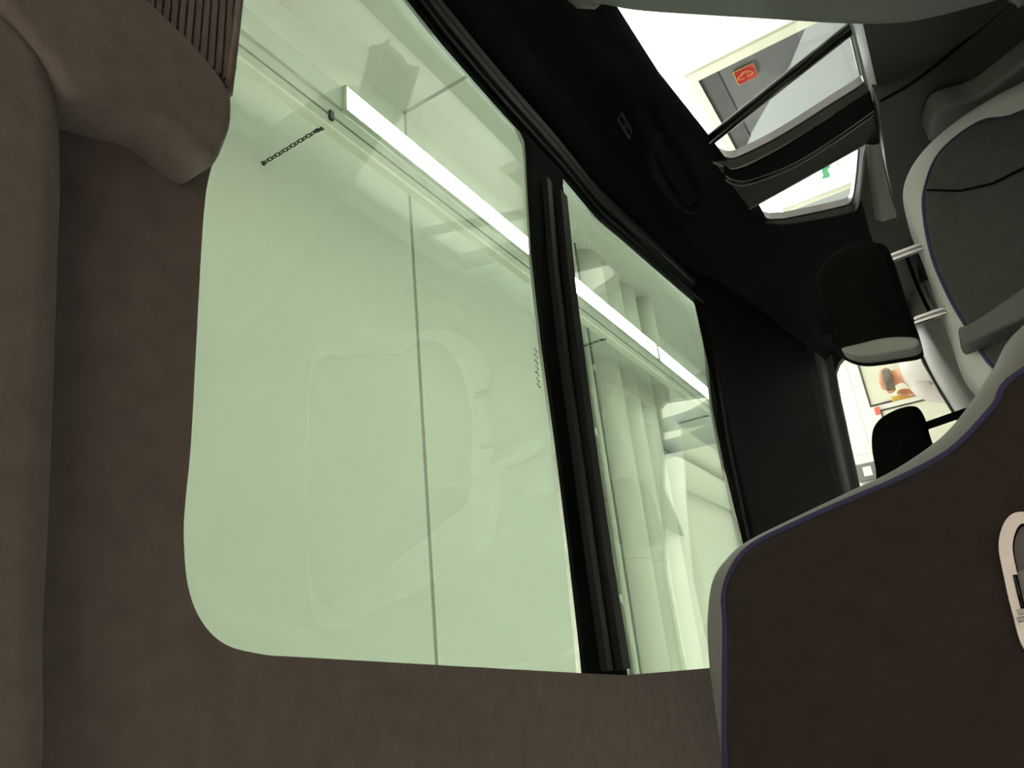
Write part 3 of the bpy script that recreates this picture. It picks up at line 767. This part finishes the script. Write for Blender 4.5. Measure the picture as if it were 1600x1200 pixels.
# backrest rim: front edge follows the panel, back edge the outer outline
pillow('backrest', rimp, lambda u, v, t: (u, Ya + 0.01 + t, v), 0.14, 0.055, m_rimlight, ps, steps=8, rb=0.03)
pillow('back_panel', op, lambda u, v, t: (u, Ya - 0.004 + t, v), 0.05, 0.012, m_seatpanel, ps, dome=0.015)['label'] = 'anthracite cloth panel'
tube('piping', [(u, Ya + 0.004, v) for u, v in op], 0.0042, m_piping, ps, 8, True)
tube('panel_seam', [on('Y', Ya - 0.022, *q) for q in [(1448, 297), (1500, 298), (1550, 287), (1600, 262), (1650, 230)]], 0.0025, m_rub, ps, 6)
ab = [on('Y', Ya - 0.08, *q) for q in [(1498, 512), (1520, 502), (1600, 448), (1660, 410), (1690, 450), (1600, 497), (1530, 528), (1505, 536)]]
pillow('folded_armrest', smooth_loop([(p.x, p.z) for p in ab], 4), lambda u, v, t: (u, Ya - 0.08 + t, v), 0.08, 0.008, m_sill, ps)
pillow('seat_cushion', smooth_loop([(0.36, Ya + 0.05), (1.08, Ya + 0.05), (1.08, Ya + 0.5), (0.36, Ya + 0.5)], 6), lambda u, v, t: (u, v, -0.45 - t), 0.14, 0.04, m_seatdark, ps)
box('seat_base', 0.5, 0.95, Ya + 0.1, Ya + 0.45, -0.85, -0.57, m_panel, ps, bev=0.01)
# its headrest
Yh = Ya - 0.01
h_px = [(1272, 430), (1286, 402), (1312, 382), (1348, 373), (1380, 376), (1393, 398), (1404, 430), (1420, 480), (1436, 524), (1434, 541), (1400, 548), (1345, 555), (1312, 546), (1296, 528), (1287, 490), (1279, 455)]
hh = smooth_loop([(on('Y', Yh, *q).x, on('Y', Yh, *q).z) for q in h_px], 4)
hr = pillow('headrest', hh, lambda u, v, t: (u, Yh + t, v), 0.11, 0.028, m_black, ps, dome=0.012, steps=6)
sp_ = smooth_loop([(on('Y', Yh - 0.012, *q).x, on('Y', Yh - 0.012, *q).z) for q in [(1314, 545), (1345, 536), (1385, 527), (1430, 527), (1434, 541), (1400, 549), (1345, 556)]], 4)
pillow('headrest_side', sp_, lambda u, v, t: (u, Yh - 0.014 + t, v), 0.06, 0.006, m_seatgrey, ps)['label'] = 'grey side of the headrest'
for qa, qb in (((1394, 399), (1441, 381)), ((1396, 406), (1443, 388)), ((1432, 497), (1475, 482)), ((1430, 505), (1477, 489))):
    a_ = on('Y', Yh + 0.05, *qa); b_ = on('Y', Yh + 0.05, *qb)
    tube('headrest_post', [a_ + (a_ - b_) * 0.8, a_, b_, b_ + (b_ - a_) * 0.5], 0.0052, m_chrome, ps, 10)

# farther seat: only its headrest and top show
Yd = 2.35
d_px = [(1362, 668), (1375, 650), (1398, 637), (1420, 631), (1434, 634), (1444, 650), (1451, 675), (1460, 700), (1470, 730), (1440, 765), (1375, 775), (1366, 730), (1360, 695)]
ds = empty('car_seat', (0.38, Yd + 0.2, -0.85), 'small far black headrest on a thick post in front of the windshield', 'seat')
dd = smooth_loop([(on('Y', Yd, *q).x, on('Y', Yd, *q).z) for q in d_px], 4)
pillow('headrest', dd, lambda u, v, t: (u, Yd + t, v), 0.09, 0.03, m_black, ds, dome=0.01, steps=6)
a_ = on('Y', Yd + 0.045, 1440, 668); b_ = on('Y', Yd + 0.045, 1486, 652)
tube('headrest_post', [a_, b_, b_ + (b_ - a_) * 1.0], 0.012, m_black, ds, 10)
pillow('backrest', smooth_loop([(0.12, -0.17), (0.30, -0.145), (0.52, -0.145), (0.64, -0.19), (0.68, -0.45), (0.68, -0.75), (0.08, -0.75), (0.08, -0.45)], 5), lambda u, v, t: (u, Yd + t, v), 0.12, 0.04, m_seatdark, ds)
box('seat_base', 0.2, 0.56, Yd + 0.02, Yd + 0.35, -0.85, -0.70, m_panel, ds)

# grey seat at the right edge of the cabin, only its rounded shoulder shows
Xg = 0.84
g_px = [(872, -60), (912, -4), (952, 9), (1000, 17), (1100, 24), (1200, 30), (1320, 37), (1400, 36), (1460, 26), (1520, 10), (1570, -5), (1640, -40)]
gp_ = [(on('Y', 0.93, *q).x, on('Y', 0.93, *q).z) for q in g_px]
print('g', [(round(a, 3), round(b, 3)) for a, b in gp_])
go = smooth_loop(gp_ + [(1.08, -0.62), (1.18, -0.62), (1.19, -0.2), (1.19, 0.20), (1.12, 0.29)], 5)
gse = empty('car_seat', (1.0, 0.95, -0.85), 'plain mid grey rounded seat shoulder in front of the side window', 'seat')
pillow('backrest', go, lambda u, v, t: (u, 0.86 + t, v), 0.09, 0.03, m_sill, gse, steps=6)
box('seat_base', 1.02, 1.19, 0.88, 1.05, -0.85, -0.52, m_panel, gse)

# ------------------------------------------------------------------ the person
def skin(name, joints, bones, m, parent, sub=2):
    me = bpy.data.meshes.new(name)
    base = org(parent)
    me.from_pydata([Vector((x, y, z + CZ)) - base for x, y, z, r in joints], bones, [])
    o = bpy.data.objects.new(name, me); C.objects.link(o); o.parent = parent
    me.materials.append(m)
    mod = o.modifiers.new('skin', 'SKIN'); mod.use_smooth_shade = True
    for i, j in enumerate(joints): me.skin_vertices[0].data[i].radius = (j[3], j[3] * (j[4] if len(j) > 4 else 1))
    me.skin_vertices[0].data[0].use_root = True
    s = o.modifiers.new('sub', 'SUBSURF'); s.levels = sub; s.render_levels = sub
    return o
def skin2(name, joints, bones, m, parent, sub=2):
    me = bpy.data.meshes.new(name); base = org(parent)
    me.from_pydata([Vector((j[0], j[1], j[2] + CZ)) - base for j in joints], bones, [])
    o = bpy.data.objects.new(name, me); C.objects.link(o); o.parent = parent
    me.materials.append(m)
    mod = o.modifiers.new('skin', 'SKIN'); mod.use_smooth_shade = True
    if not me.skin_vertices: 
        bm = bmesh.new(); bm.from_mesh(me); bm.verts.layers.skin.verify(); bm.to_mesh(me); bm.free()
    for i, j in enumerate(joints):
        ry = j[4] if len(j) > 4 else j[3]
        me.skin_vertices[0].data[i].radius = (j[3], ry)
        me.skin_vertices[0].data[i].use_root = (i == 0)
    s = o.modifiers.new('sub', 'SUBSURF'); s.levels = sub; s.render_levels = sub
    return o
px_, py_ = 1.97, 6.3
G = -CZ
pe = empty('person', (px_, py_, G), 'bald person with grey fringe and white shirt standing before the windshield', 'person')
H = 0.235                                   # crown above the camera
J = [(px_, py_, G + 0.86, .13), (px_, py_, G + 1.02, .125), (px_, py_, G + 1.18, .14), (px_, py_ + .02, G + 1.30, .10),
     (px_, py_ + .03, G + 1.37, .055), (px_ - .005, py_ + .035, G + 1.43, .062), (px_ - .01, py_ + .04, G + 1.49, .092), (px_ - .01, py_ + .045, G + 1.535, .074),
     (px_ + .19, py_, G + 1.27, .055), (px_ + .26, py_ + .02, G + 1.02, .042), (px_ + .22, py_ + .18, G + .84, .032), (px_ + .21, py_ + .25, G + .80, .024),
     (px_ - .19, py_, G + 1.27, .055), (px_ - .26, py_ + .08, G + 1.04, .042), (px_ - .17, py_ + .16, G + 1.25, .032), (px_ - .13, py_ + .14, G + 1.31, .026),
     (px_ + .09, py_, G + .78, .085), (px_ + .10, py_ + .01, G + .45, .058), (px_ + .10, py_, G + .09, .038), (px_ + .10, py_ + .14, G + .04, .032),
     (px_ - .09, py_, G + .78, .085), (px_ - .10, py_ + .01, G + .45, .058), (px_ - .10, py_, G + .09, .038), (px_ - .10, py_ + .14, G + .04, .032)]
B = [(0, 1), (1, 2), (2, 3), (3, 4), (4, 5), (5, 6), (6, 7), (3, 8), (8, 9), (9, 10), (10, 11), (3, 12), (12, 13), (13, 14), (14, 15),
     (0, 16), (16, 17), (17, 18), (18, 19), (0, 20), (20, 21), (21, 22), (22, 23)]
body = skin2('body', J, B, m_skin, pe)
def hand(base, d, side):
    b = Vector(base); d = Vector(d).normalized(); s = Vector(side).normalized()
    js = [(*(b - d * .01), .020)]; bs = []
    js.append((*(b + d * .05), .030, .016)); bs.append((0, 1))
    lens = (.062, .072, .068, .052)
    for k in range(4):
        o_ = s * (-.024 + .016 * k)
        i = len(js)
        r0 = b + d * .075 + o_
        js.append((*r0, .0085)); js.append((*(r0 + d * lens[k] * .5 + Vector((0, .012, 0))), .0078)); js.append((*(r0 + d * lens[k] + Vector((0, .03, 0))), .0065))
        bs += [(1, i), (i, i + 1), (i + 1, i + 2)]
    i = len(js)
    js.append((*(b + d * .03 - s * .032), .010)); js.append((*(b + d * .065 - s * .045), .008))
    bs += [(0, i), (i, i + 1)]
    return js, bs
js, bs = hand((px_ - .13, py_ + .14, G + 1.30), (.25, -.1, 1), (1, 0.3, 0)); skin2('hand', js, bs, m_skin, pe, 1)
js, bs = hand((px_ + .21, py_ + .25, G + .80), (0, .5, -.8), (1, 0, 0)); skin2('hand', js, bs, m_skin, pe, 1)
# shirt and trousers
Js = [(px_, py_, G + 0.84, .155, .13), (px_, py_, G + 1.02, .155, .125), (px_, py_, G + 1.17, .175, .135), (px_, py_ + .01, G + 1.285, .125, .105), (px_, py_ + .025, G + 1.355, .066, .066),
      (px_ + .19, py_, G + 1.27, .072), (px_ + .27, py_ + .02, G + 1.05, .062), (px_ + .245, py_ + .09, G + .94, .052),
      (px_ - .19, py_, G + 1.27, .072), (px_ - .27, py_ + .08, G + 1.06, .062), (px_ - .22, py_ + .13, G + 1.14, .052)]
Bs = [(0, 1), (1, 2), (2, 3), (3, 4), (3, 5), (5, 6), (6, 7), (3, 8), (8, 9), (9, 10)]
skin2('shirt', Js, Bs, m_shirt, pe)
Jt = [(px_, py_, G + 0.86, .14), (px_ + .09, py_, G + .76, .10), (px_ + .10, py_ + .01, G + .45, .075), (px_ + .10, py_, G + .10, .062),
      (px_ - .09, py_, G + .76, .10), (px_ - .10, py_ + .01, G + .45, .075), (px_ - .10, py_, G + .10, .062)]
skin2('trousers', Jt, [(0, 1), (1, 2), (2, 3), (0, 4), (4, 5), (5, 6)], m_trouser, pe)
for s in (-1, 1):
    pillow('shoe', smooth_loop([(px_ + s * .10 - .045, py_ - .07), (px_ + s * .10 + .045, py_ - .07), (px_ + s * .10 + .05, py_ + .1), (px_ + s * .10, py_ + .21), (px_ + s * .10 - .05, py_ + .1)], 5),
           lambda u, v, t: (u, v, G + .085 - t), 0.085, 0.025, m_dark, pe)
# hair fringe, ears, nose
pe.scale = (1.02, 1.02, 1.055)
hcx, hcy, hcz = px_ - .01, py_ + .042, G + 1.475
def ell_part(name, a0, a1, z0, z1, rx, ry, rz, m, n=20, k=6):
    rows = []
    for i in range(n + 1):
        a = math.radians(a0 + (a1 - a0) * i / n); row = []
        for j in range(k + 1):
            el = math.radians(z0 + (z1 - z0) * j / k)
            row.append((hcx + rx * math.cos(el) * math.cos(a), hcy + ry * math.cos(el) * math.sin(a), hcz + rz * math.sin(el)))
        rows.append(row)
    return loft(name, rows, m, pe, thick=0.012)
ell_part('hair', 158, 382, -24, 10, 0.080, 0.096, 0.10, m_hair)
for s in (-1, 1):
    tube('ear', [(hcx + s * .085, hcy + .01, hcz - .035), (hcx + s * .096, hcy, hcz - .01), (hcx + s * .092, hcy + .005, hcz + .02)], [.008, .014, .010], m_skin, pe, 10)
tube('nose', [(hcx, hcy + .085, hcz + .01), (hcx, hcy + .108, hcz - .025), (hcx, hcy + .088, hcz - .035)], [.008, .014, .010], m_skin, pe, 10)
yp = (px_ - .125, py_ + .18, G + 1.47)
ph = box('telephone', yp[0] - .03, yp[0] + .012, yp[1] - .012, yp[1] + .012, yp[2] - .03, yp[2] + .10, m_yellow, None, bev=0.008)
tag(ph, 'small yellow object held in the raised hand of the person', 'handheld object')
